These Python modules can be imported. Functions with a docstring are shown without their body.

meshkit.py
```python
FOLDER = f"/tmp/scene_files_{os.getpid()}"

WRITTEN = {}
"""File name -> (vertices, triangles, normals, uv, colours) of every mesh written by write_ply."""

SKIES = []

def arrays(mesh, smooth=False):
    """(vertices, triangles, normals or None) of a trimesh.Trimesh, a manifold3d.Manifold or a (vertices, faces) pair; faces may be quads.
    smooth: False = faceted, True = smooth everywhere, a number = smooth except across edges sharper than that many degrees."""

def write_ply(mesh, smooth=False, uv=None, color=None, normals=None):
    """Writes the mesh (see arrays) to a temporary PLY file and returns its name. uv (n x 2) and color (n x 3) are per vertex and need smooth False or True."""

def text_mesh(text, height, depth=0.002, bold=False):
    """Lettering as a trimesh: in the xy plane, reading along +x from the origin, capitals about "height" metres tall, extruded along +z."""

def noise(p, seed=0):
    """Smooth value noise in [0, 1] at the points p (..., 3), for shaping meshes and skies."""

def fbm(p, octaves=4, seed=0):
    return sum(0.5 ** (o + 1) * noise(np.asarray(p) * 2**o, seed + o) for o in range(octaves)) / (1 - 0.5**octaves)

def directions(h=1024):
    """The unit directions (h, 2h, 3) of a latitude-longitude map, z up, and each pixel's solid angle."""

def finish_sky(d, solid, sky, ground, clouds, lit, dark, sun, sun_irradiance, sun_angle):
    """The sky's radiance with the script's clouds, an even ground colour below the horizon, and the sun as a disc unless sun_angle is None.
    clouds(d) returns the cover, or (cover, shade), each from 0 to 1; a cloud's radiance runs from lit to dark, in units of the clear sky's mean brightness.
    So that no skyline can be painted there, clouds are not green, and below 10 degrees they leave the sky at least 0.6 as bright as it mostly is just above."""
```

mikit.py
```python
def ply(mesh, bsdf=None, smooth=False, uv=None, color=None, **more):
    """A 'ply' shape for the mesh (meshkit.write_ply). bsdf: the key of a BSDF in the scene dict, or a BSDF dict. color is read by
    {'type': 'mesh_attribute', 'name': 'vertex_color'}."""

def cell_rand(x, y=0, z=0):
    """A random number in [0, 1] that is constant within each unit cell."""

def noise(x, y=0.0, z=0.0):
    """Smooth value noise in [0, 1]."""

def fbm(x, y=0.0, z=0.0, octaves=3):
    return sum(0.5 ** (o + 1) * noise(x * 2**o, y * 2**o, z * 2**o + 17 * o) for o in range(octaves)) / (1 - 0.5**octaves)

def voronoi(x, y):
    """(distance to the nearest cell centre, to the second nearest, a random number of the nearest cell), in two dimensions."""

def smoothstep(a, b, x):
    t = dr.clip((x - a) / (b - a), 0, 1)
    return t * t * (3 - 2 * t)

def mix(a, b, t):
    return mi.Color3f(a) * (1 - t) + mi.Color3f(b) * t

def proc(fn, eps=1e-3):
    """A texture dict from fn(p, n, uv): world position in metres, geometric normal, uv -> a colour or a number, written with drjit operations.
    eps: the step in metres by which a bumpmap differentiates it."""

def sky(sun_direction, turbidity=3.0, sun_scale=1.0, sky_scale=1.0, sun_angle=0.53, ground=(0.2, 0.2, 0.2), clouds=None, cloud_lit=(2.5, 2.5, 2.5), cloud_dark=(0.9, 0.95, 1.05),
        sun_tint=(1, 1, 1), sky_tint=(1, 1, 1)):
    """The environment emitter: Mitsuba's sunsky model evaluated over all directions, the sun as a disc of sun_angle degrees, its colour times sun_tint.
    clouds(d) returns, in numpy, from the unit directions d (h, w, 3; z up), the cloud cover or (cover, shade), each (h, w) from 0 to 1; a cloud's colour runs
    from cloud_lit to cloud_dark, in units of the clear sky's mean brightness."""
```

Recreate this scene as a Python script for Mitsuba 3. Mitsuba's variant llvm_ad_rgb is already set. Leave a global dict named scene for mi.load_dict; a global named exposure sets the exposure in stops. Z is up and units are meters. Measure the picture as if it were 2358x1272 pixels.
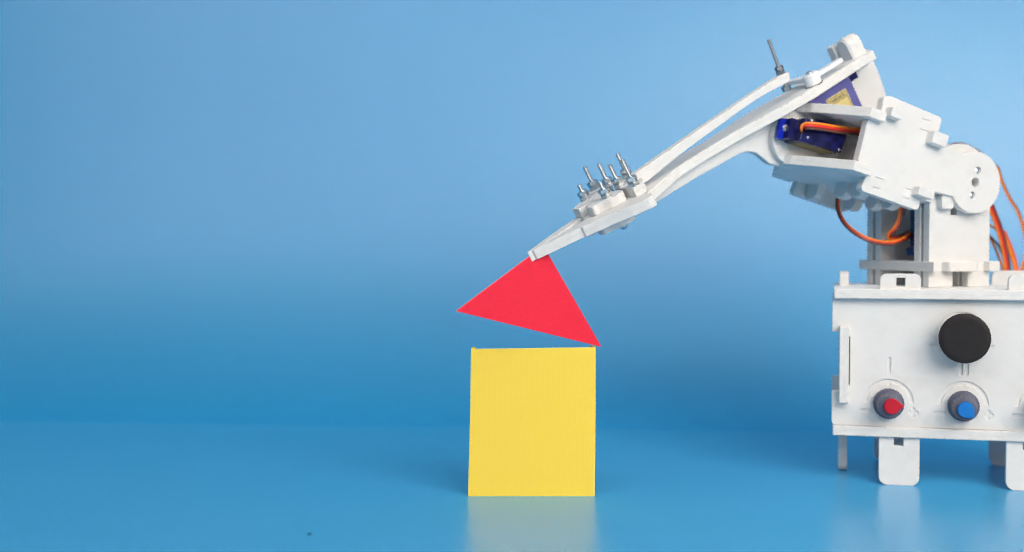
import math, random
import numpy as np, trimesh, shapely
import drjit as dr
import mitsuba as mi
import mikit, meshkit
from shapely.geometry import Polygon, Point, box as rect, LineString
from shapely.ops import unary_union
from mikit import proc, noise, fbm, smoothstep, mix

random.seed(7)
scene, labels = {}, {}
V = np.array
UP = V([0, 0, 1.0])

# ------------------------------------------------------------------ camera (working unit: millimetre, written out in metres)
EYE = V([0, -500.0, 101.38])
PITCH = math.radians(1.833)                       # the lens looks down a little
FOCAL = 3000.0                                    # focal length in pixels of the 2358 px wide photograph
FWD, TOP, RIGHT = V([0, math.cos(PITCH), -math.sin(PITCH)]), V([0, math.sin(PITCH), math.cos(PITCH)]), V([1.0, 0, 0])
scene['camera'] = {'type': 'thinlens', 'fov': math.degrees(2 * math.atan(1179 / FOCAL)), 'fov_axis': 'x', 'aperture_radius': 0.0037, 'focus_distance': 0.497,
                   'near_clip': 0.01, 'far_clip': 50.0,
                   'to_world': mi.ScalarTransform4f().look_at(origin=(EYE / 1000).tolist(), target=((EYE + FWD * 500) / 1000).tolist(), up=[0, 0, 1])}
exposure = 0.0


def softbox(key, label, pos, aim, w, h, power, tint=(1, 1, 1)):
    """A studio lamp: a glowing diffuser sheet in front of a black fabric shell."""
    pos, aim = V(pos, float), V(aim, float)
    z = (aim - pos) / np.linalg.norm(aim - pos)
    x = np.cross(UP, z); x /= np.linalg.norm(x)
    y = np.cross(z, x)
    c = [pos + x * sx * w / 2 + y * sy * h / 2 for sx, sy in ((-1, -1), (1, -1), (1, 1), (-1, 1))]
    scene[key + '__diffuser'] = mikit.ply((V(c), V([[0, 1, 2], [0, 2, 3]])), {'type': 'diffuse', 'reflectance': {'type': 'rgb', 'value': 0.5}},
                                          emitter={'type': 'area', 'radiance': {'type': 'rgb', 'value': [float(power * t) for t in tint]}})
    b = [pos - z * 0.3 + x * sx * 0.08 + y * sy * 0.08 for sx, sy in ((-1, -1), (1, -1), (1, 1), (-1, 1))]
    c2 = [p - z * 0.01 for p in c]
    q = [[i, (i + 1) % 4, (i + 1) % 4 + 4, i + 4] for i in range(4)] + [[4, 5, 6, 7]]
    scene[key + '__shell'] = mikit.ply((V(c2 + b), V(q)), 'black_cloth')
    labels[key] = {'label': label, 'category': 'studio lamp'}


softbox('softbox_lamp', 'large softbox lamp standing front right of the camera', (0.445, -0.745, 0.505), (0.06, 0.0, 0.08), 0.70, 0.55, 8.7, (1.0, 0.90, 0.785))
softbox('softbox_lamp_001', 'wide softbox lamp hanging high over the blue backdrop', (0.20, 0.12, 0.52), (0.20, 0.25, 0.16), 0.45, 0.22, 0.5)
softbox('softbox_lamp_002', 'dim wide softbox lamp standing high on the front left', (-0.5, -0.95, 1.08), (-0.1, 0.2, 0.15), 1.3, 0.8, 2.2)
scene['room_light'] = {'type': 'constant', 'radiance': {'type': 'rgb', 'value': [0.15, 0.15, 0.15]}}

# ------------------------------------------------------------------ materials
scene['black_cloth'] = {'type': 'twosided', 'b': {'type': 'diffuse', 'reflectance': {'type': 'rgb', 'value': 0.03}}}


def pr(key, color, rough=0.5, metal=0.0, spec=0.5, **more):
    c = color if isinstance(color, dict) else {'type': 'rgb', 'value': list(color)}
    scene[key] = {'type': 'twosided', 'b': {'type': 'principled', 'base_color': c, 'roughness': rough, 'metallic': metal, 'specular': spec, **more}}


def board_colour(p, n, uv):
    """White-painted board. uv.x: 0 on the faces, 1 on the sawn edges, 0.5 on the arris; uv.y: position across the thickness."""
    a = fbm(p.x * 260, p.y * 260, p.z * 260, 3)
    g = noise(p.x * 1900, p.y * 1900, p.z * 1900)
    m = noise(p.x * 700 + 9, p.y * 700, p.z * 700)
    face = mix((0.645, 0.64, 0.635), (0.625, 0.62, 0.605), smoothstep(0.45, 0.8, a))
    face = face * (1 - 0.30 * smoothstep(0.955, 0.985, g))
    edge = mix((0.695, 0.69, 0.68), (0.62, 0.61, 0.59), fbm(p.x * 600, p.y * 600, p.z * 600, 3))
    ply = dr.exp(-dr.square((uv.y - 0.5) / 0.05)) * smoothstep(0.45, 0.7, a)
    edge = mix(edge, (0.45, 0.42, 0.38), 0.35 * ply)
    arris = mix((0.70, 0.695, 0.68), (0.36, 0.27, 0.17), 0.5 * smoothstep(0.6, 0.85, m))
    c = mix(face, edge, smoothstep(0.7, 0.9, uv.x))
    return mix(c, arris, dr.select(dr.abs(uv.x - 0.5) < 0.15, 1.0, 0.0))


pr('white_board', proc(board_colour), 0.55, spec=0.35)
pr('white_plastic', (0.74, 0.74, 0.74), 0.35)
pr('steel', proc(lambda p, n, uv: mix((0.80, 0.82, 0.83), (0.60, 0.62, 0.63), smoothstep(0.3, 0.8, noise(p.x * 900, p.y * 900, p.z * 900)))), 0.33, metal=1.0)
pr('dull_steel', (0.40, 0.41, 0.42), 0.42, metal=1.0)
pr('dark_cavity', (0.05, 0.045, 0.045), 0.8)
pr('servo_blue', proc(lambda p, n, uv: mix((0.004, 0.006, 0.045), (0.010, 0.012, 0.095), smoothstep(0.3, 0.8, noise(p.x * 350, p.y * 350, p.z * 350)))), 0.2, spec=0.45)
pr('servo_ear', (0.004, 0.018, 0.36), 0.16, spec=0.6)
pr('servo_pale', proc(lambda p, n, uv: mix((0.075, 0.080, 0.27), (0.12, 0.115, 0.34), noise(p.x * 300, p.y * 300, p.z * 300))), 0.22, spec=0.8)
pr('gold_label', (0.62, 0.52, 0.22), 0.35, metal=0.25)
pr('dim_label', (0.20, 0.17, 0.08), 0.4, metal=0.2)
pr('label_ink', (0.05, 0.05, 0.04), 0.6)
pr('wire_orange', (0.86, 0.22, 0.018), 0.4)
pr('wire_red', (0.66, 0.030, 0.028), 0.4)
pr('wire_brown', (0.13, 0.048, 0.032), 0.4)
pr('knob_grey', (0.082, 0.086, 0.130), 0.42)
pr('cap_red', (0.46, 0.004, 0.020), 0.38)
pr('cap_blue', (0.002, 0.145, 0.47), 0.38)
pr('cap_grey', (0.35, 0.35, 0.37), 0.4)
pr('black_plastic', proc(lambda p, n, uv: mix((0.016, 0.014, 0.015), (0.024, 0.021, 0.022), noise(p.x * 2600, p.y * 2600, p.z * 2600))), 0.5, spec=0.16)

# ribbed yellow paper and smooth red paper
yellow = proc(lambda p, n, uv: mix((0.83, 0.605, 0.080), (0.78, 0.56, 0.068), 0.5 + 0.5 * dr.sin(6.2832 * (p.x / 0.00068 + 0.9 * noise(p.x * 140, p.z * 90)))))
ribs = proc(lambda p, n, uv: (0.5 + 0.5 * dr.sin(6.2832 * (p.x / 0.00068 + 0.9 * noise(p.x * 140, p.z * 90)))) * (0.6 + 0.4 * noise(p.x * 1500, p.z * 420)), eps=1e-4)
scene['yellow_paper'] = {'type': 'twosided', 'b': {'type': 'bumpmap', 't': ribs, 'scale': 0.00004, 'b': {'type': 'principled', 'base_color': yellow, 'roughness': 0.75, 'specular': 0.25}}}
red = proc(lambda p, n, uv: mix((0.75, 0.0155, 0.045), (0.71, 0.0135, 0.040), smoothstep(0.3, 0.7, fbm(p.x * 1500, p.y * 1500, p.z * 1500, 2))) + 0.25 * smoothstep(0.985, 0.995, noise(p.x * 1300, p.y * 1300, p.z * 1300)))
fine = proc(lambda p, n, uv: fbm(p.x * 2200, p.y * 2200, p.z * 2200, 2), eps=1e-4)
scene['red_paper'] = {'type': 'twosided', 'b': {'type': 'bumpmap', 't': fine, 'scale': 0.00003, 'b': {'type': 'principled', 'base_color': red, 'roughness': 0.7, 'specular': 0.3}}}
pr('cut_yellow', (0.92, 0.80, 0.45), 0.8)
pr('cut_red', (0.92, 0.42, 0.45), 0.8)
blue = proc(lambda p, n, uv: mix((0.004, 0.250, 0.520), (0.006, 0.258, 0.532), fbm(p.x * 14, p.y * 14, p.z * 14, 3)))
table_blue = proc(lambda p, n, uv: mix((0.036, 0.272, 0.505), (0.044, 0.282, 0.519), fbm(p.x * 30, p.y * 30, 0.0, 3)))
scene['blue_paper'] = {'type': 'twosided', 'b': {'type': 'blendbsdf', 'weight': 0.45,
                       'a': {'type': 'principled', 'base_color': blue, 'roughness': 0.40, 'eta': 2.15},
                       'c': {'type': 'principled', 'base_color': blue, 'roughness': 0.60, 'eta': 2.25}}}
scene['blue_gloss'] = {'type': 'twosided', 'b': {'type': 'principled', 'base_color': table_blue, 'roughness': 0.30, 'eta': 1.8}}
pr('crumb_dark', (0.012, 0.12, 0.23), 0.8)

# ------------------------------------------------------------------ frames and mesh tools


class Frame:
    """A plane with its own axes: ex, ey lie in it, ez is its normal."""

    def __init__(s, o, ex, ey):
        s.o, s.ex, s.ey = V(o, float), ex / np.linalg.norm(ex), ey / np.linalg.norm(ey)
        s.ez = np.cross(s.ex, s.ey)

    def shift(s, d):
        return Frame(s.o + s.ez * d, s.ex, s.ey)

    def at(s, a, b, c=0.0):
        return s.o + s.ex * a + s.ey * b + s.ez * c

    def pix(s, pts, off=0.0):
        """Measure photograph points on the plane that lies off above this one: a list of (a, b) in mm."""
        out = []
        for x, y in pts:
            d = RIGHT * (x - 1179) / FOCAL + TOP * (636 - y) / FOCAL + FWD
            q = EYE + d * (np.dot(s.o + s.ez * off - EYE, s.ez) / np.dot(d, s.ez)) - s.o
            out.append((float(q @ s.ex), float(q @ s.ey)))
        return out

    def world(s, v):
        v = np.asarray(v, float)
        return s.o + v[:, :1] * s.ex + v[:, 1:2] * s.ey + v[:, 2:3] * s.ez


def soften(p, r=0.8, inner=None):
    """Round the outer corners by r and the inner corners by inner."""
    i = r if inner is None else inner
    p = p.buffer(-r, join_style=2).buffer(r, quad_segs=6)
    return p.buffer(i, join_style=2).buffer(-i, quad_segs=6) if i else p


def ring_inset(c, b):
    e = np.roll(c, -1, 0) - c
    n = np.stack([-e[:, 1], e[:, 0]], 1) / (np.linalg.norm(e, axis=1, keepdims=True) + 1e-12)   # inwards for a CCW ring
    m = n + np.roll(n, 1, 0)
    d = np.maximum((m * np.roll(n, 1, 0)).sum(1, keepdims=True), 0.5)
    return c + m / d * b


def clean(c):
    c = np.asarray(c)[:-1]
    return c[np.linalg.norm(c - np.roll(c, 1, 0), axis=1) > 0.02]


def plate(f, poly, z0, z1, bevel=0.22):
    """A board with broken arrises standing on the plane f from z0 to z1: (vertices, faces, uv) with uv.x telling face, arris and edge apart."""
    vs, fs, uvs, n = [], [], [], 0
    for g in getattr(poly, 'geoms', [poly]):
        g = shapely.geometry.polygon.orient(g.simplify(0.01))
        rings = [clean(r.coords) for r in [g.exterior, *g.interiors]]
        small = [ring_inset(c, bevel) for c in rings]
        inner = Polygon(small[0], small[1:])
        if not inner.is_valid:
            inner, small, bv = g, rings, 0.0
        else:
            bv = bevel
        v2, t = trimesh.creation.triangulate_polygon(inner, engine='earcut')
        for z, flip in ((z0, True), (z1, False)):
            vs.append(np.column_stack([v2, np.full(len(v2), z)])); fs.append((t[:, ::-1] if flip else t) + n)
            uvs.append(np.zeros((len(v2), 2))); n += len(v2)
        for c, s in zip(rings, small):
            k = len(c)
            levels = [(s, z0, z0 + bv, c, 0.5, 0, 0), (c, z0 + bv, z1 - bv, c, 1.0, 0, 1), (c, z1 - bv, z1, s, 0.5, 1, 1)]
            for lo, za, zb, hi, tag, va, vb in levels if bv else [levels[1]]:
                vs.append(np.vstack([np.column_stack([lo, np.full(k, za)]), np.column_stack([hi, np.full(k, zb)])]))
                i = np.arange(k); j = (i + 1) % k
                fs.append(np.vstack([np.stack([i, j, j + k], 1), np.stack([i, j + k, i + k], 1)]) + n)
                uvs.append(np.column_stack([np.full(2 * k, tag), np.r_[np.full(k, va), np.full(k, vb)]])); n += 2 * k
    return f.world(np.vstack(vs)), np.vstack(fs), np.vstack(uvs)


def join(*ms):
    vs, fs, us, n = [], [], [], 0
    for m in ms:
        vs.append(m[0]); fs.append(m[1] + n); us.append(m[2] if len(m) > 2 else np.zeros((len(m[0]), 2))); n += len(m[0])
    return np.vstack(vs), np.vstack(fs), np.vstack(us)


def numbered(key):
    if key not in scene:
        return key
    i = 1
    while f'{key}_{i:03d}' in scene:
        i += 1
    return f'{key}_{i:03d}'


def add(key, mesh, bsdf, label=None, smooth=False):
    key = numbered(key)
    if len(mesh) == 3 and smooth is False:
        scene[key] = mikit.ply((mesh[0] / 1000, mesh[1]), bsdf, False, uv=mesh[2])
    else:
        scene[key] = mikit.ply((mesh[0] / 1000, mesh[1]), bsdf, smooth)
    if label:
        labels[key] = {'label': label}
    return key


def lathe(f, c, prof, seg=40, flutes=0, depth=0.0, span=(0, 0)):
    """A turned piece: prof is a list of (radius, height) from the plane f outwards, about the point c."""
    prof = V(prof, float); m = len(prof)
    th = np.arange(seg) * 2 * np.pi / seg
    vs = []
    for r, h in prof:
        rr = np.full(seg, r)
        if flutes and span[0] <= h <= span[1]:
            rr = r - depth * (np.cos(th * flutes) > 0.2)
        vs.append(np.column_stack([c[0] + rr * np.cos(th), c[1] + rr * np.sin(th), np.full(seg, h)]))
    v = np.vstack(vs); fs = []
    i = np.arange(seg); j = (i + 1) % seg
    for k in range(m - 1):
        a, b = k * seg, (k + 1) * seg
        fs += [np.stack([a + i, a + j, b + j], 1), np.stack([a + i, b + j, b + i], 1)]
    v = np.vstack([v, [[c[0], c[1], prof[0, 1]], [c[0], c[1], prof[-1, 1]]]])
    fs += [np.stack([j, i, np.full(seg, len(v) - 2)], 1), np.stack([(m - 1) * seg + i, (m - 1) * seg + j, np.full(seg, len(v) - 1)], 1)]
    return f.world(v), np.vstack(fs)


def spline(pts, n=10):
    p = V(pts, float); p = np.vstack([2 * p[0] - p[1], p, 2 * p[-1] - p[-2]])
    out = []
    for i in range(1, len(p) - 2):
        for t in np.arange(n) / n:
            out.append(0.5 * ((2 * p[i]) + (p[i + 1] - p[i - 1]) * t + (2 * p[i - 1] - 5 * p[i] + 4 * p[i + 1] - p[i + 2]) * t * t + (3 * p[i] - p[i - 1] - 3 * p[i + 1] + p[i + 2]) * t ** 3))
    return V(out + [p[-2]])


def tube(path, r, seg=10):
    path = V(path, float)
    t = np.gradient(path, axis=0); t /= np.linalg.norm(t, axis=1, keepdims=True)
    u = np.cross(t[0], [0.31, 0.2, 0.93]); vs = []
    th = np.arange(seg) * 2 * np.pi / seg
    for p, d in zip(path, t):
        u = u - d * (u @ d); u /= np.linalg.norm(u)
        w = np.cross(d, u)
        vs.append(p + r * (np.cos(th)[:, None] * u + np.sin(th)[:, None] * w))
    n = len(path); i = np.arange(seg); j = (i + 1) % seg; fs = []
    for k in range(n - 1):
        a, b = k * seg, (k + 1) * seg
        fs += [np.stack([a + i, a + j, b + j], 1), np.stack([a + i, b + j, b + i], 1)]
    v = np.vstack(vs + [path[:1], path[-1:]])
    fs += [np.stack([j, i, np.full(seg, n * seg)], 1), np.stack([(n - 1) * seg + i, (n - 1) * seg + j, np.full(seg, n * seg + 1)], 1)]
    return v, np.vstack(fs)


def hexagon(c, af, turn=0.0):
    r = af / math.sqrt(3)
    return Polygon([(c[0] + r * math.cos(turn + k * math.pi / 3), c[1] + r * math.sin(turn + k * math.pi / 3)) for k in range(6)])


def disc(c, r, q=14):
    return Point(c).buffer(r, quad_segs=q)


ROBOT = 'robot_arm'
labels[ROBOT] = {'label': 'white desktop robot arm on a square control box, gripping the red paper triangle', 'category': 'robot arm'}

# ------------------------------------------------------------------ backdrop: one sheet of blue paper, swept up behind
yaw = math.radians(5)
bx, by = V([math.cos(yaw), -math.sin(yaw), 0]), V([math.sin(yaw), math.cos(yaw), 0])
Y0, LEAN = 178.0, math.radians(13)
prof = [(-900.0, -0.5), (-300, -0.5), (140, -0.5), (Y0 + 0, -0.5)]
# the curve is tight at the table and eases out higher up
y_, z_ = Y0, -0.5
for i in range(120):
    s_ = i / 120.0
    ang = (math.pi / 2 - LEAN) * (1 - (1 - s_) ** 2.9)
    y_ += 2.6 * math.cos(ang); z_ += 2.6 * math.sin(ang)
    prof.append((y_, z_))
prof += [(y_ + h * math.tan(LEAN), z_ + h) for h in (50, 100, 200, 400, 800, 1300)]
xs = np.linspace(-1100, 1100, 45)
vs = V([bx * x + by * y + UP * z for y, z in prof for x in xs])
# the sheet does not lie dead straight: a faint wave where it leaves the table
vs += by * (6 * (meshkit.noise(vs / 160.0, 3) - 0.5) * np.clip((vs @ by - 150) / 90, 0, 1))[:, None]
nx = len(xs)
fs = V([[r * nx + c, r * nx + c + 1, (r + 1) * nx + c + 1, (r + 1) * nx + c] for r in range(len(prof) - 1) for c in range(nx - 1)])
n0 = 4                                                                            # the first rows lie flat on the table
cut = fs[: (n0 - 1) * (nx - 1)]
fl = vs.copy(); fl[:, 2] += 0.5
scene['tabletop'] = mikit.ply((fl[: n0 * nx] / 1000, cut), 'blue_gloss', True)
labels['tabletop'] = {'label': 'glossy blue sheet covering the table under the robot and the papers', 'kind': 'structure'}
scene['backdrop'] = mikit.ply((vs[(n0 - 2) * nx:] / 1000, fs[(n0 - 2) * (nx - 1):] - (n0 - 2) * nx), 'blue_paper', True)
labels['backdrop'] = {'label': 'blue paper sheet curving up behind the table as a backdrop', 'kind': 'structure'}

# ------------------------------------------------------------------ robot: the control box
BOX = math.radians(13.9)
B = Frame([156.0, 23.5, 0], V([math.cos(BOX), -math.sin(BOX), 0]), UP)          # front face of the box; ez points out of it
MID, HALF = 24.6, 50.9


def both(g):
    return unary_union([g, shapely.affinity.scale(g, -1, 1, origin=(MID, 0))])


body = soften(rect(MID - HALF, 23.7, MID + HALF, 75.3), 1.6)
tab = soften(rect(-7.7, 70, 8.1, 85.5), 2.6)
foot = soften(rect(-7.6, 0, 8.2, 30), 3.4)
outline = unary_union([body, both(tab), both(foot)])
notch = both(rect(-30, 37.6, -23.5, 61.8))
panel = outline.difference(notch)
holes = unary_union([both(rect(-1.4, 80.4, 2.1, 83.9)), both(rect(-1.8, 15.9, 2.0, 19.6))])
slit = both(rect(-19.7, 40.0, -19.25, 60.0))
# what is cut into the face: numerals, scales, minus and plus signs, the ring round the joystick
KNOBS = [(-4.0, 33.2), (24.6, 33.1), (53.7, 33.0)]
JOY = B.pix([(2215, 776)])[0]
marks = []


def bar(x, z, w, h, r=0.6):
    return soften(rect(x - w / 2, z - h / 2, x + w / 2, z + h / 2), r, 0)


for k, (x, z) in enumerate(KNOBS):
    arc = disc((x, z), 9.7, 20).difference(disc((x, z), 8.2, 20)).intersection(rect(x - 12, z + 0.4, x + 12, z + 12))
    marks += [arc, Polygon([(x - 1.1, z + 8.4), (x + 1.1, z + 8.4), (x, z + 6.6)])]
    marks.append(bar(x - 8.9, z - 3.3, 4.3, 1.4))
    cx, cz = x + 9.6, z - 3.5
    marks.append(unary_union([bar(cx, cz, 3.8, 1.35, 0.3), bar(cx, cz, 1.35, 3.8, 0.3)]))
    for i in range(k + 1):
        marks.append(bar(x + 0.1 + (i - k / 2) * 2.3, 48.3 if k < 2 else 48.3, 1.35, 6.8 if k == 0 else 6.2, 0.6))
marks.append(disc(JOY, 9.9, 24).difference(disc(JOY, 9.1, 24)))
marks += [bar(JOY[0] - 10.9, JOY[1] - 3.6, 2.4, 0.9, 0.3), bar(JOY[0] + 11.2, JOY[1] - 3.6, 2.0, 0.9, 0.3)]
cuts = unary_union(marks)
front_back = plate(B, panel.difference(holes).difference(slit), -4.0, -0.62, 0.15)
front_face = plate(B, panel.difference(holes).difference(slit).difference(cuts), -0.62, 0.0, 0.14)
add(ROBOT + '__front_panel', join(front_back, front_face), 'white_board', 'white front panel with engraved numerals, scales, plus and minus signs')
add(ROBOT + '__rear_panel', plate(B, panel, -61.0, -57.0), 'white_board')
Bh = Frame(B.o, B.ex, -B.ez)                                                      # horizontal boards: x, depth; ez is up
add(ROBOT + '__top_plate', plate(Bh, soften(rect(MID - 50.4, -3.6, MID + 50.4, 62.5), 0.7), 75.45, 79.4, 0.3), 'white_board')
add(ROBOT + '__bottom_plate', plate(Bh, soften(rect(MID - 50.5, -1.9, MID + 50.5, 62.3), 0.7), 19.65, 23.6, 0.3), 'white_board')
for s in (1, -1):                                                                # side panels with their tabs, feet and the tongue through the front
    x0 = -23.4 if s > 0 else 2 * MID + 19.6
    side = unary_union([rect(-56.9, 23.8, -4.1, 75.2), soften(rect(-60, 33.0, 5.0, 64.3), 0.8), soften(rect(-43, 0.2, -27.2, 40), 3.0), soften(rect(-43, 60, -27.6, 85.4), 2.5)])
    F = Frame(B.at(x0, 0, 0), B.ez, UP)                                           # its ez points to +B.ex
    add(ROBOT + '__side_panel', plate(F, side, -3.7, 0.0), 'white_board')

for k, (x, z) in enumerate(KNOBS):
    kb = add(ROBOT + '__control_knob', lathe(B, (x, z), [(5.9, 0.05), (6.05, 0.5), (6.05, 2.6), (5.7, 3.1), (5.15, 3.4), (4.95, 4.2), (4.45, 10.6), (4.1, 11.3), (3.4, 11.5)], 96, 18, 0.14, (3.9, 10.8)), 'knob_grey',
             ['grey knob with a red pointer cap', 'grey knob with a blue pointer cap', None][k], smooth=28)
    ang = [math.radians(4), math.radians(-45), math.radians(60)][k]
    tx, tz = [B.pix([(2054.3, 937)], 13.4)[0], B.pix([(2224.6, 945)], 13.4)[0], (x, z)][k]
    tear = unary_union([disc((tx, tz), 3.1), Polygon([(tx, tz)] + [(tx + r * math.cos(ang + a), tz + r * math.sin(ang + a)) for a, r in ((-0.76, 3.1), (0, 4.45), (0.76, 3.1))])])
    add(kb + '__pointer_cap', plate(B, tear, 11.3, 13.4, 0.3), ['cap_red', 'cap_blue', 'cap_grey'][k], ['red pointer cap', 'blue pointer cap', None][k])
jc = B.pix([(2222.5, 780.5)], 11.0)[0]
add(ROBOT + '__joystick', lathe(B, jc, [(6.0, -3), (6.0, 1.5), (4.0, 3.0), (4.0, 6.8), (8.8, 7.0), (9.55, 7.3), (9.75, 8.0), (9.75, 8.5), (9.55, 8.8), (9.75, 9.1), (9.75, 10.0), (9.45, 10.6), (8.8, 10.95), (7.5, 11.0)], 72), 'black_plastic', 'black round joystick cap', smooth=35)

# ------------------------------------------------------------------ robot: the turning column
ARM = math.radians(21)
A = Frame([164.47, 56.65, 0], V([math.cos(ARM), math.sin(ARM), 0]), UP)          # the plane the arm moves in; a: away from the gripper, b: height, ez: towards the camera
PIV = (19.0, 122.8)
wall = unary_union([rect(0, 79.45, 31.0, 122.0), disc((15.6, 123.4), 15.6, 20)]).difference(rect(12.1, 70, 19.9, 86.4)).difference(rect(10.8, 109.4, 14.0, 113.6))
wall = soften(wall, 0.5, 0.2)
for w0 in (17.0, 11.2, -15.2, -21.0):
    add(ROBOT + '__column_plate', plate(A, wall, w0, w0 + 4.0), 'white_board')
Ah = Frame(A.o, A.ex, -A.ez)                                                      # horizontal boards of the column: a, -w; ez is up
ring = unary_union([rect(-1.1, -21.1, 31.5, 21.1), rect(-1.1, -25.2, 2.2, 25.2), soften(rect(6.4, -25.8, 21.6, 25.8), 1.5, 0), rect(28, -24.5, 33.6, 24.5)])
add(ROBOT + '__column_ring', plate(Ah, soften(ring, 0.4, 0), 86.0, 90.1), 'white_board')
add(ROBOT + '__column_boss', plate(A, soften(rect(3.4, 111.8, 9.4, 118), 1.3), 20.9, 24.5), 'white_board')


def servo_box(f, a0, a1, b0, b1, z0, z1):
    return plate(f, soften(rect(a0, b0, a1, b1), 0.5, 0), z0, z1, 0.3)


add(ROBOT + '__shoulder_servo', servo_box(A, 5.0, 28.0, 96.0, 119.0, 2.0, 11.0), 'servo_blue')
add(ROBOT + '__shoulder_servo__ear', servo_box(A, 2.0, 5.2, 92.4, 95.8, 3.5, 11.0), 'servo_blue')
add(ROBOT + '__column_lining', plate(A, rect(29.5, 90.2, 31.0, 120), -11.0, 11.0), 'white_board')

# ------------------------------------------------------------------ robot: the shoulder bracket (a box on the column's top axle)
front = Polygon(A.pix([(2031, 252), (2036, 222), (2052, 222), (2170, 272), (2161.5, 305), (2179, 339), (2221, 356), (2235, 400), (2194.5, 453), (2153, 442), (2120, 462.5), (2114, 486), (2104, 482), (1982, 439), (1995, 404), (1976.5, 371), (2000.5, 272)], 26.0))
front = soften(front, 1.6, 0.4)
front = unary_union([front, disc(PIV, 12.75, 24)])
TILT = math.radians(15.5)
es, ns = A.ex * math.cos(TILT) - UP * math.sin(TILT), A.ex * math.sin(TILT) + UP * math.cos(TILT)
S = Frame(A.o, es, -A.ez)                                                        # boards across the bracket: q along it, -w; ez is its up


def aq(x, z):                                                                    # (a, height) -> (q, n)
    return x * math.cos(TILT) - z * math.sin(TILT), x * math.sin(TILT) + z * math.cos(TILT)


def qa(q, n):
    return q * math.cos(TILT) + n * math.sin(TILT), -q * math.sin(TILT) + n * math.cos(TILT)


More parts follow.
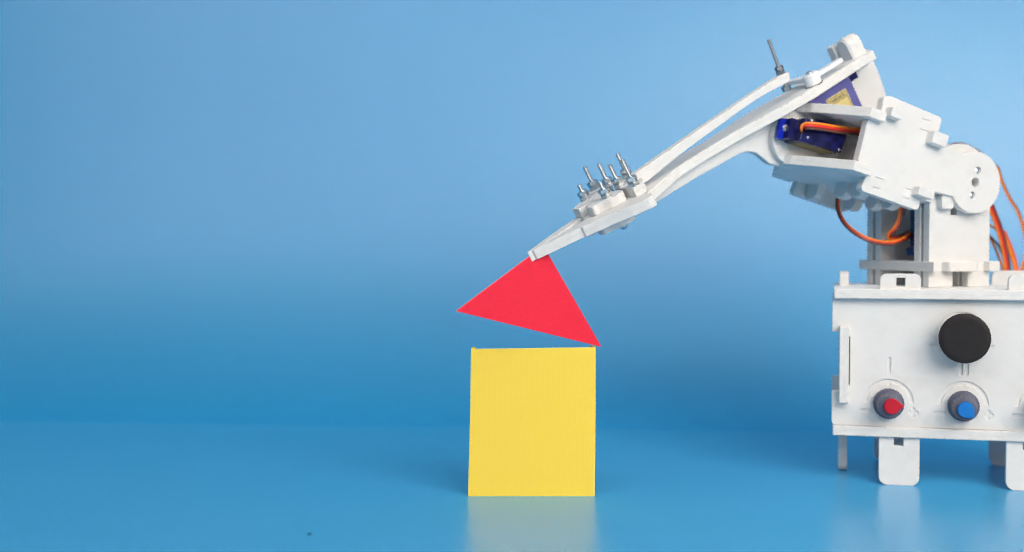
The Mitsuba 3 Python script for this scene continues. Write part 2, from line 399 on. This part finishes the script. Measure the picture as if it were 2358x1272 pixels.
sq = [Polygon(A.pix(q, 26.0)) for q in ([(2124, 273), (2142.5, 279), (2134.5, 302.5), (2118, 296)], [(2016, 408), (2034.5, 413.7), (2027.5, 436), (2010.5, 430.6)], [(2084, 433.5), (2100, 439), (2094, 459), (2077, 453)])]
seams = unary_union([LineString([p.exterior.coords[i], p.exterior.coords[i + 1]]).buffer(0.1, cap_style=2) for p in sq for i in (0, 2)])
HOLE_A, HOLE_B, HOLE_C = A.pix([(2253, 393.5), (2246.6, 420.5), (2239.5, 450.5)], 26.0)
bores = unary_union([disc(HOLE_B, 1.95), disc(HOLE_A, 1.55), disc(HOLE_C, 1.55)])
add(ROBOT + '__bracket_plate', join(plate(A, front.difference(bores), 22.2, 25.4, 0.12), plate(A, front.difference(bores).difference(seams), 25.4, 26.0, 0.15)), 'white_board')
add(ROBOT + '__bracket_plate', plate(A, front, -26.0, -22.0), 'white_board')
for h in (HOLE_A, HOLE_C):
    add(ROBOT + '__bracket_screw', lathe(A, h, [(1.45, 22.3), (1.45, 24.6), (1.2, 25.2), (0.7, 25.5), (0.3, 25.6)], 24), 'steel', smooth=30)
edge = [(-89.8, 0.0), (-87.6, -3.0), (-86.6, -6.2), (-83.3, -13.0), (-78.6, -21.7), (-74.2, -29.4)]
cross = Polygon(edge + [(-66.6, -29.4), (-66.6, -21.9), (-30, -21.9), (-30, 21.9), (-66.6, 21.9), (-66.6, 29.4), (-74.2, 29.4)] + [(x, -y) for x, y in edge[::-1][1:]])
add(ROBOT + '__bracket_top', plate(S, soften(cross, 0.4, 0.2), 132.8, 136.8), 'white_board')
edge2 = [(-89.6, 0.5), (-88.6, -3.5), (-86.4, -8.0), (-81.9, -18.0), (-76.0, -29.6)]
cross2 = Polygon(edge2 + [(-67.2, -29.6), (-67.2, -21.9), (-30, -21.9), (-30, 21.9), (-67.2, 21.9), (-67.2, 29.6), (-76.0, 29.6)] + [(x, -y) for x, y in edge2[::-1][1:]])
add(ROBOT + '__bracket_bottom', plate(S, soften(cross2, 0.4, 0.2), 110.3, 114.3), 'white_board')


def tilted(pts, off):                                                            # the upright bounding box of some points in the tilted axes, as a polygon in A
    q = V([aq(*p) for p in A.pix(pts, off)])
    (q0, n0), (q1, n1) = q.min(0), q.max(0)
    return Polygon([qa(q0, n0), qa(q1, n0), qa(q1, n1), qa(q0, n1)])


for pts in ([(2055, 248), (2082, 255), (2076, 277), (2054, 269)], [(2150.5, 306), (2184.5, 313), (2176, 338.7), (2146, 328.8)], [(2118, 428.7), (2153, 440.6), (2146, 460), (2114.8, 447.6)]):
    add(ROBOT + '__bracket_tab', plate(A, soften(tilted(pts, 30.0), 0.4, 0), 20.0, 30.4), 'white_board')
# two boards that close the bracket crosswise, with rounded tongues below and above
for q, tongues, top in ((-62.6, (-17, 4, 15), True), (-46.0, (-12, 3, 14), False)):
    F = Frame(A.o + es * q, -A.ez, ns)                                           # a: -w, b: n; ez points along -es or es
    g = rect(-21.8, 114.4, 21.8, 132.7)
    for wv in tongues:
        g = unary_union([g, soften(rect(-wv - 4.2, 103.6, -wv + 4.2, 118), 3.2, 0)])
    if top:
        for wv in (12, -8):
            g = unary_union([g, soften(rect(-wv - 3.6, 128, -wv + 3.6, 140.2), 2.4, 0)])
    d = 1.0 if F.ez @ es > 0 else -1.0
    add(ROBOT + '__bracket_wall', plate(F, g, min(0, 4 * d), max(0, 4 * d)), 'white_board')

# ------------------------------------------------------------------ robot: elbow servo inside the bracket
SV = ROBOT + '__elbow_servo'
face = A.pix([(1858, 271), (1841, 325), (1937, 352.5), (1953, 305)], 11.0)
add(SV, plate(A, soften(Polygon(face), 0.5, 0), -3.5, 11.0, 0.35), 'servo_blue', 'dark blue servo motor with three wires')
p0, p1 = V(face[0]), V(face[1])
ax = (V(face[2]) - p1) / np.linalg.norm(V(face[2]) - p1); ay = V([-ax[1], ax[0]])
SF = Frame(A.at(*p1), A.ex * ax[0] + A.ey * ax[1], A.ex * ay[0] + A.ey * ay[1])  # along the servo, across it
hgt = float(np.linalg.norm(p0 - p1)); ln = float(np.linalg.norm(V(face[2]) - p1))
e0 = SF.pix([(1799, 272), (1791, 318), (1826, 326), (1832, 276)], 3.4)
add(SV + '__ear', plate(SF, soften(Polygon(e0), 0.5, 0), 0.8, 3.4, 0.3), 'servo_ear', 'bright blue servo ear held by a screw')
add(SV + '__neck', plate(SF, soften(rect(-3.2, 0.6, 2.0, hgt - 1.0), 0.4, 0), -3.0, 7.2, 0.4), 'servo_blue')
hd = SF.pix([(1812, 295.5)], 4.2)[0]
slotx = unary_union([rect(hd[0] - 0.9, hd[1] - 0.18, hd[0] + 0.9, hd[1] + 0.18), rect(hd[0] - 0.18, hd[1] - 0.9, hd[0] + 0.18, hd[1] + 0.9)])
add(SV + '__screw', join(plate(SF, disc(hd, 1.65), 3.35, 3.9, 0.2), plate(SF, disc(hd, 1.55).difference(slotx), 3.9, 4.35, 0.15)), 'steel')
for x, y in [(1870, 278), (1861, 317), (1933, 345)]:
    c = SF.pix([(x, y)], 11.3)[0]
    add(SV + '__screw', lathe(SF, c, [(0.62, 10.8), (0.62, 11.2), (0.4, 11.4)], 16), 'steel', smooth=30)
seam = SF.pix([(1846, 326), (1937, 353)], 11.0)
low = [(0.8, 1.5), (0.8, 9.6), (ln - 2.0, 9.6), (ln - 2.0, 1.5)]                  # label on the lower flank
LF = Frame(SF.at(0, -0.02, 0), SF.ex, SF.ez)                                     # ez points down out of the flank or up
d = -1.0 if LF.ez @ SF.ey > 0 else 1.0
add(SV + '__label', plate(LF, Polygon([(2.0, -2.5), (ln - 1.6, -2.5), (ln - 1.6, 9.0), (2.0, 9.0)]), min(0.0, 0.12 * d), max(0.0, 0.12 * d), 0), 'dim_label')

# ------------------------------------------------------------------ robot: the forearm
DISC = (-49.6, 140.6)
add(ROBOT + '__elbow_disc', plate(A, disc(DISC, 11.9, 24), -4.0, -0.4, 0.4), 'white_board')
wb = A.pix([(1470, 487), (1510, 468), (1600, 412), (1700, 356), (1716, 350.5), (1731, 350), (1744, 354), (1756, 363), (1772, 377), (1800, 384)], -4.0)
tail = A.pix([(2042, 240), (2040.5, 217), (2034, 196), (2020, 158), (2005, 127), (1990, 138), (1880, 216), (1720, 306), (1585, 391), (1500, 446), (1455, 470)], -4.0)
web = Polygon(wb + [(-40, 128), (-20, 135), (0, 150)] + tail).buffer(0)
web = unary_union([web, disc(DISC, 12.2, 24)])
add(ROBOT + '__forearm_web', plate(A, soften(web, 1.0, 0.4), -8.0, -4.0, 0.35), 'white_board')
fa = math.radians(29.5)
fex = A.ex * math.cos(fa) + UP * math.sin(fa)
G0 = Frame(A.o, fex, -A.ez)
o1 = A.at(*A.pix([(1700, 300)], 2.0)[0], 2.0)
TP = Frame(o1, fex, -A.ez)                                                       # top face of the forearm plate: along, away from the camera; ez is its up
fr = TP.pix([(2010, 116), (1980, 133), (1870, 204), (1810, 240), (1700, 300), (1620, 347), (1560, 385), (1520, 420), (1500, 438)])
ba = TP.pix([(1525, 380), (1618, 329), (1726, 258), (1808, 213), (1860, 178), (1931, 147), (1990, 112)])
top = Polygon(fr + [(-62, -14), (-62, 16)] + ba)
add(ROBOT + '__forearm_plate', plate(TP, soften(top.buffer(0), 0.5, 0.5), -4.1, 0.0, 0.35), 'white_board')
# rounded tongues of the cross board at the forearm's upper end
q1 = TP.pix([(1952, 131)])[0]
for (px0, n1, wl, rr) in (((1972, 128), 9.3, 8.4, 3.8), ((1938, 139), 7.4, 4.6, 0.6)):
    c = TP.pix([px0])[0]
    F = Frame(TP.at(c[0] - 1.2, c[1], 0), -TP.ey, TP.ez)
    if rr > 2:
        add(ROBOT + '__forearm_tongue', plate(F, soften(rect(-wl / 2, -6, wl / 2, n1), rr, 0), -3.8, 3.6, 0.8), 'white_board')
    else:
        add(ROBOT + '__forearm_tongue', plate(F, soften(rect(-wl / 2, -4, wl / 2, n1), rr, 0), -2.0, 2.0, 0.3), 'white_board')
# gripper servo hung below the plate
GS = ROBOT + '__gripper_servo'
quad = [(1856, 226), (1954, 165), (1978, 232), (1962, 262), (1880, 262)]
sv = A.pix(quad, 1.0)
fsx, fsn = V([math.cos(fa), math.sin(fa)]), V([-math.sin(fa), math.cos(fa)])
cc = V(A.pix([(1906, 196)], 1.0)[0])                                             # middle of the servo's upper edge, on its front flank
GF = Frame(A.at(*cc), fex, np.cross(-A.ez * -1, fex))                             # along, up off the plate; ez towards the camera
add(GS, plate(GF, soften(rect(-11.4, -19.5, 11.2, -0.5), 0.4, 0), -11.5, 1.0, 0.35), 'servo_pale', 'violet blue servo motor with a gold label')
add(GS + '__ear', plate(GF, rect(-14.6, -6.5, -8.6, -3.9), -11.0, 1.25, 0.25), 'servo_ear')
add(GS + '__ear', plate(GF, rect(11.0, -4.2, 15.2, -1.4), -11.0, 1.1, 0.25), 'servo_blue')
lab = GF.pix([(1903, 226.5), (1953.5, 201), (1969, 231), (1966, 247), (1908, 250)], 1.0)
x0, y1 = min(p[0] for p in lab) + 0.4, max(p[1] for p in lab) - 0.6
x1 = x0 + 11.0
LW = Frame(GF.at(x0, y1, 1.02), GF.ex, GF.ey)
lb = add(GS + '__label', plate(LW, soften(rect(0, -9, x1 - x0, 0), 0.6, 0), 0.0, 0.1, 0), 'gold_label', 'gold sticker with dark lettering')
line = rect(0.6, -8.4, x1 - x0 - 0.6, -0.6)
txt = meshkit.text_mesh('TIANKONGRC', 1.55, 0.05, True)
tw = txt.extents[0]
tv = np.array(txt.vertices) * V([(x1 - x0 - 2.2) / tw, 1, 1]) + V([1.0, -2.75, 0.1])
add(GS + '__label__lettering', join(plate(LW, line.exterior.buffer(0.11), 0.1, 0.14, 0), plate(LW, rect(0.6, -3.35, x1 - x0 - 0.6, -3.15), 0.1, 0.14, 0), (LW.world(tv), np.array(txt.faces))), 'label_ink', 'dark lettering on the gold sticker')
# servo horn on top of the plate
hp = TP.shift(3.0)
hc = hp.pix([(1868, 180)])[0]
h0, h1 = hp.pix([(1818, 190)])[0], hp.pix([(1930, 142)])[0]
add(ROBOT + '__servo_horn', plate(hp, LineString([h0, hc, h1]).buffer(2.0, quad_segs=8), -0.9, 0.9, 0.2), 'white_plastic')
hub = ROBOT + '__servo_horn__hub'
add(hub, lathe(hp, hc, [(3.4, -2.9), (3.4, 1.6), (3.1, 2.0), (1.4, 2.05), (1.3, 1.4)], 32), 'white_plastic', smooth=30)
add(ROBOT + '__servo_horn__screw', lathe(hp, hc, [(1.3, 1.4), (1.3, 2.6), (0.9, 3.0), (0.3, 3.1)], 20), 'steel', smooth=30)
add(ROBOT + '__servo_horn__collar', lathe(TP, hc, [(3.9, -0.3), (3.9, 0.18), (3.0, 0.2)], 32), 'dark_cavity', smooth=30)

# ------------------------------------------------------------------ robot: push rod from the servo horn to the gripper
up = A.pix([(1462, 401), (1520, 361), (1596, 308.5), (1703, 236.5), (1752, 204), (1802, 172)], 3.0)
dn = A.pix([(1820, 187), (1748, 226), (1661, 287), (1570, 354), (1494, 416)], 3.0)
u2 = [p for p in spline([(*p, 0) for p in up], 6)[:, :2]]
d2 = [p for p in spline([(*p, 0) for p in dn], 6)[:, :2]]
rod = Polygon([tuple(p) for p in u2] + A.pix([(1818, 166)], 3.0) + [tuple(p) for p in d2] + A.pix([(1474, 428), (1452, 416)], 3.0)).buffer(0)
add(ROBOT + '__push_rod', plate(A, soften(rod, 0.4, 0.3), -2.0, 3.0, 0.3), 'white_board')


def bolt(key, f, c, n_nuts, tip, rod_r, af, head=None, first=0.0, turn=0.3, dull=False, thread=True):
    """A threaded bolt standing on the plane f at c with nuts at its foot."""
    m = 'dull_steel' if dull else 'steel'
    prof = []
    z = -6.0 if head is None else head + 0.2
    prof.append((rod_r, z))
    h = first
    if thread:
        hh = max(first + n_nuts * 1.95, 0)
        while hh < tip - 0.5:
            prof += [(rod_r, hh), (rod_r - 0.13, hh + 0.22)]; hh += 0.44
    prof += [(rod_r, tip - 0.3), (rod_r - 0.25, tip)]
    k = add(key, lathe(f, c, prof, 18), m, smooth=50)
    for i in range(n_nuts):
        g = hexagon(c, af, turn + i * 0.45 + random.uniform(-0.2, 0.2))
        h0_ = first + i * 1.95
        cyl = disc(c, af / 2 * 1.04, 8)
        add(k + '__nut', join(plate(f, g, h0_ + 0.25, h0_ + 1.6, 0.22), plate(f, cyl, h0_ + 0.02, h0_ + 0.26, 0.0), plate(f, cyl, h0_ + 1.59, h0_ + 1.8, 0.12)), m)
    if head is not None:
        add(k + '__head', lathe(f, c, [(0.5, head - 1.6), (1.1, head - 1.4), (1.6, head - 0.8), (1.75, head)], 24), m, smooth=40)
    return k


RF = Frame(A.at(*A.pix([(1798, 172)], 0.0)[0], 0.0), A.ex * math.cos(math.radians(24)) + UP * math.sin(math.radians(24)), -A.ez)
bolt(ROBOT + '__rod_bolt', RF, (0.2, 0), 2, 15.2, 0.72, 3.3, None, -0.2, dull=True)
add(ROBOT + '__rod_bolt__nut', join(plate(RF, hexagon((0.2, 0), 3.4, 0.5), -7.2, -5.0, 0.25)), 'dull_steel')

# ------------------------------------------------------------------ robot: the gripper
ga = math.radians(28)
gex = A.ex * math.cos(ga) + UP * math.sin(ga)
JT = Frame(A.at(*A.pix([(1226.2, 576.6)], 1.5)[0], 1.5), gex, -A.ez)             # top face of the jaws: along from the tip, away from the camera; ez is up off the jaws
GR = ROBOT + '__gripper'
jaw_f = Polygon([(0.2, -0.35), (-0.1, 0.25), (6.3, 0.35), (19.0, 0.0), (19.0, -8.6), (17.9, -8.3)])
jaw_r = Polygon([(-1.9, 1.0), (-1.7, 0.75), (6.3, 0.75), (15.0, 2.6), (22.5, 5.2), (27.0, 7.2), (30, 9), (30, 14.2), (26.5, 13.2), (18.5, 10.4), (9.5, 7.0), (-1.5, 1.9)])
add(GR + '__jaw', plate(JT, jaw_f, -4.0, 0.0, 0.15), 'white_board')
add(GR + '__jaw', plate(JT, jaw_r, -4.0, 0.0, 0.15), 'white_board')
base = Polygon([(18.3, -9.6), (18.3, -0.6), (24.5, -0.3), (26.3, 6.2), (27.2, 14.0), (31, 21), (40, 23.5), (44.5, 20), (46, 10), (46.5, -10), (45.6, -20.5), (43.6, -24.2), (41.3, -24.0), (34.6, -20.4), (26.5, -14.4)])
add(GR + '__base_plate', plate(JT, soften(base, 0.7, 0.7), -4.05, 0.12, 0.2), 'white_board')
lev_f = soften(Polygon([(27.2, 0.6), (27.2, -5.4), (29.4, -5.2), (31.6, -6.2), (34.0, -8.2), (37.2, -9.2), (40.4, -8.4), (41.8, -5.5), (42.2, 0.6)]).buffer(-1.2).buffer(1.9, quad_segs=8).buffer(-0.7), 0.3, 2.5)
lev_r = soften(Polygon([(26.3, 11.3), (26.3, 5.2), (42.2, 5.2), (42.6, 14.0), (38, 17.5), (31.0, 14.6)]), 0.3, 0.8)
core = rect(29.6, 0.9, 42.0, 4.9)
add(GR + '__lever', plate(JT, lev_f, 0.14, 4.0, 0.2), 'white_board')
add(GR + '__lever', plate(JT, lev_r, 0.14, 4.0, 0.2), 'white_board')
add(GR + '__lever', plate(JT, core, 0.14, 3.7, 0.15), 'white_board')
add(GR + '__lower_lever', plate(JT, lev_f, -8.0, -4.07, 0.2), 'white_board')
add(GR + '__lower_lever', plate(JT, lev_r, -8.0, -4.07, 0.2), 'white_board')
add(GR + '__lower_lever', plate(JT, core, -7.8, -4.07, 0.2), 'white_board')
specs = [((1349.5, 460.0), (1332, 424)), ((1371, 436.5), (1345, 379)), ((1404, 430.5), (1379, 373)), ((1427.5, 430), (1401.5, 378)), ((1398, 455.0), (1381, 416)), ((1447, 408), (1416, 352)), ((1461, 428), (1430, 367))]
feet = []
for (bxp, byp), tip in specs:
    c = JT.pix([(bxp, byp)], 4.0)[0]; feet.append(c)
    ln_px = math.hypot(tip[0] - bxp, tip[1] - byp)
    bolt(GR + '__bolt', JT.shift(4.0), c, 2, ln_px / 6.05, 0.88, 4.05)
# blocks that carry the two rearmost pairs of nuts
c7, c6, c2 = feet[6], feet[5], feet[1]
blk7 = Polygon(JT.pix([(1416, 433), (1452, 433.5), (1475, 419), (1478, 412), (1440, 405)], 4.0))
add(GR + '__spacer', plate(JT, soften(unary_union([blk7.buffer(0.2), rect(c7[0] - 2.2, c7[1] - 2.3, c7[0] + 2.6, c7[1] + 2.3)]).convex_hull, 0.3, 0), 0.14, 4.0, 0.2), 'white_board')
add(GR + '__spacer', plate(JT, disc(c2, 4.2), 0.14, 4.0, 0.2), 'white_board')
add(GR + '__spacer', plate(JT, disc(c6, 4.0), 0.14, 4.0, 0.2), 'white_board')
for px, off in (((1487, 469), -4.1), ((1436, 519), -8.0)):
    c = JT.pix([px], off)[0]
    F = JT.shift(off)
    add(GR + '__screw_head', lathe(F, c, [(0.3, -1.55), (0.9, -1.4), (1.5, -0.8), (1.75, 0.02)], 24), 'steel', smooth=40)

# ------------------------------------------------------------------ robot: cables
CABLES = {}


def ribbon(label, f, pix_w, wires, r=0.56, gap=1.08, side=1.0, spread=None, name='servo_cable'):
    """Wires lying side by side along a path given by photograph points and their distance w before the plane f."""
    pts = [f.at(*f.pix([(x, y)], w)[0], w) for x, y, w in pix_w]
    path = spline(pts, 9)
    t = np.gradient(path, axis=0); t /= np.linalg.norm(t, axis=1, keepdims=True)
    n = np.cross(f.ez, t); n /= np.linalg.norm(n, axis=1, keepdims=True)
    if spread is not None:
        n = np.broadcast_to(V(spread, float), n.shape)
    key = ROBOT + '__' + name
    i = 0
    while any(k == (key if i == 0 else f'{key}_{i:03d}') for k in CABLES):
        i += 1
    key = key if i == 0 else f'{key}_{i:03d}'
    CABLES[key] = 1
    for j, col in enumerate(wires):
        o = (j - (len(wires) - 1) / 2) * gap * side
        add(key + '__wire', tube(path + n * o, r), 'wire_' + col, col + ' wire')
    return key


OR3 = ('orange', 'red', 'brown')
# out of the elbow servo, over its end and into the bracket
ribbon('', A, [(1848, 300, 9.0), (1850, 293, 12.0), (1864, 290, 14.2), (1890, 292.5, 14.6), (1925, 298, 13.5), (1965, 303, 11), (2010, 306, 7)], OR3, side=-1.0)
# loop hanging at the left of the column
ribbon('', A, [(1936, 440, -8), (1929, 462, -8), (1931, 487, -6), (1944, 513, -2), (1966, 534, 2), (1992, 549, 5), (2021, 558, 6), (2050, 560, 6), (2077, 553, 5), (2099, 539, 2), (2125, 525, -2)], ('orange', 'red', 'brown'), side=-0.5, spread=None)
# short loop inside the column
ribbon('', A, [(2084, 455, 4), (2076, 482, 4), (2070, 508, 4), (2060, 528, 4), (2047, 541, 2), (2050, 548, 0), (2066, 547, -3), (2085, 541, -5), (2105, 532, -7)], OR3, side=0.75, gap=1.0)
# behind the column, down into the box
ribbon('', A, [(2262, 440, -6), (2283, 480, -8), (2300, 524, -9), (2313, 573, -9), (2320, 620, -8), (2323, 665, -7)], OR3, side=1.15, gap=1.15)
ribbon('', A, [(2262, 530, -12), (2283, 548, -13), (2303, 572, -13), (2314, 610, -12), (2318, 665, -10)], ('brown',), name='servo_cable')
ribbon('', A, [(2262, 530, -15), (2282, 552, -16), (2300, 592, -16), (2311, 632, -15), (2313, 670, -14)], ('orange',), r=0.6)
ribbon('', A, [(2262, 508, -12), (2283, 521, -12), (2302, 538, -12), (2310, 560, -12)], ('orange',), r=0.5)
ribbon('', A, [(2310, 535, -16), (2322, 562, -17), (2334, 596, -17), (2341, 632, -16), (2344, 670, -15)], ('orange', 'orange', 'red'), side=1.0, gap=0.9)
ribbon('', A, [(2178, 341, -17), (2195, 334, -17), (2214, 333.5, -17), (2236, 341, -17), (2262, 357, -18), (2283, 378, -19), (2298, 389, -20), (2306, 415, -20), (2324, 455, -20), (2343, 486, -20), (2356, 524, -20), (2362, 565, -20), (2357, 605, -18), (2345, 640, -16), (2338, 668, -14)], ('brown', 'orange'), r=0.5, gap=0.7, side=-1.0)

# ------------------------------------------------------------------ the two papers
tri_px = [(1244, 569), (1254, 571), (1383, 798), (1376, 797), (1049, 716)]
PT = A
tri = Polygon(PT.pix([(1251, 566), (1383.5, 799), (1048.5, 716.5)], -0.0))
key = 'paper_triangle'


def paper(key, f, poly, bow, face_mat, edge_mat):
    v, fc, u = plate(f, poly, -0.2, 0.2, 0.06)
    edge = u[fc[:, 0], 0] > 0.1
    for name, sel, mat in (('face', ~edge, face_mat), ('cut_edge', edge, edge_mat)):
        sv, sf = trimesh.remesh.subdivide_to_size(v, fc[sel], 2.0)
        loc = np.stack([(sv - f.o) @ f.ex, (sv - f.o) @ f.ey], 1)
        sv = sv + f.ez * bow(loc)[:, None]
        m = trimesh.Trimesh(sv, sf, process=False); m.merge_vertices()
        scene[key + '__' + name] = mikit.ply((np.array(m.vertices) / 1000, np.array(m.faces)), mat, 25)


tc = V(tri.centroid.coords[0])
paper(key, PT, tri, lambda q: 0.0011 * np.clip(q[:, 0] - tc[0], -99, 99) ** 2 * 0.6 + 0.35 * (meshkit.noise(np.column_stack([q / 22.0, np.zeros(len(q))]), 4) - 0.5), 'red_paper', 'cut_red')
labels[key] = {'label': 'red paper triangle held by the gripper above the yellow card', 'category': 'paper shape'}
Y = Frame([0, 2.0, 0], V([1.0, 0, 0]), UP)
card = Polygon(Y.pix([(1077.5, 1145.5), (1205, 1147), (1369.5, 1146), (1371.2, 960), (1371.6, 800), (1225, 801.5), (1084.6, 804), (1082.5, 960)]))
key = 'paper_card'
paper(key, Y, card, lambda q: 0.9 * np.cos((q[:, 0] - 7.5) / 24.5 * 1.5) * np.clip(q[:, 1] / 57, 0, 1) * 0.8 + 0.5 * (meshkit.noise(np.column_stack([q / 26.0, np.zeros(len(q))]), 9) - 0.5) * np.clip(q[:, 1] / 20, 0, 1), 'yellow_paper', 'cut_yellow')
for xa, xb, zt in ((Y.pix([(1085.5, 801)])[0], Y.pix([(1079.0, 1144)])[0], 0), (Y.pix([(1370.0, 797.5)])[0], Y.pix([(1369.0, 1144)])[0], 0)):
    inw = 1.0 if xa[0] < 8 else -1.0
    vv = [Y.at(xb[0], 0.05, -0.25), Y.at(xa[0], xa[1], -0.25), Y.at(xa[0] + inw * 1.2, xa[1] - 0.1, -5), Y.at(xb[0] + inw * 1.2, 0.05, -5)]
    tn = V([inw * 0.35, 0, 0])
    vv = V(vv + [p + tn for p in vv])
    k = numbered(key + '__side_flap')
    scene[k] = mikit.ply((vv / 1000, V([[0, 1, 2, 3], [4, 7, 6, 5], [0, 4, 5, 1], [1, 5, 6, 2], [2, 6, 7, 3], [3, 7, 4, 0]])), 'yellow_paper')
labels[key] = {'label': 'yellow ribbed paper card standing upright on the blue sheet', 'category': 'paper shape'}

# a crumb lying on the sheet
H = Frame([0, 0, 0.0], V([1.0, 0, 0]), V([0, 1.0, 0]))
c = H.pix([(713, 1231)])[0]
ico = trimesh.creation.icosphere(subdivisions=2, radius=1.0)
cv = np.array(ico.vertices) * V([0.72, 1.3, 0.28]) * (0.75 + 0.5 * meshkit.noise(np.array(ico.vertices) * 1.7, 5))[:, None] + V([c[0], c[1], 0.25])
scene['crumb'] = mikit.ply((cv / 1000, np.array(ico.faces)), 'crumb_dark', True)
labels['crumb'] = {'label': 'tiny dark crumb lying on the blue sheet left of the yellow card', 'category': 'crumb'}
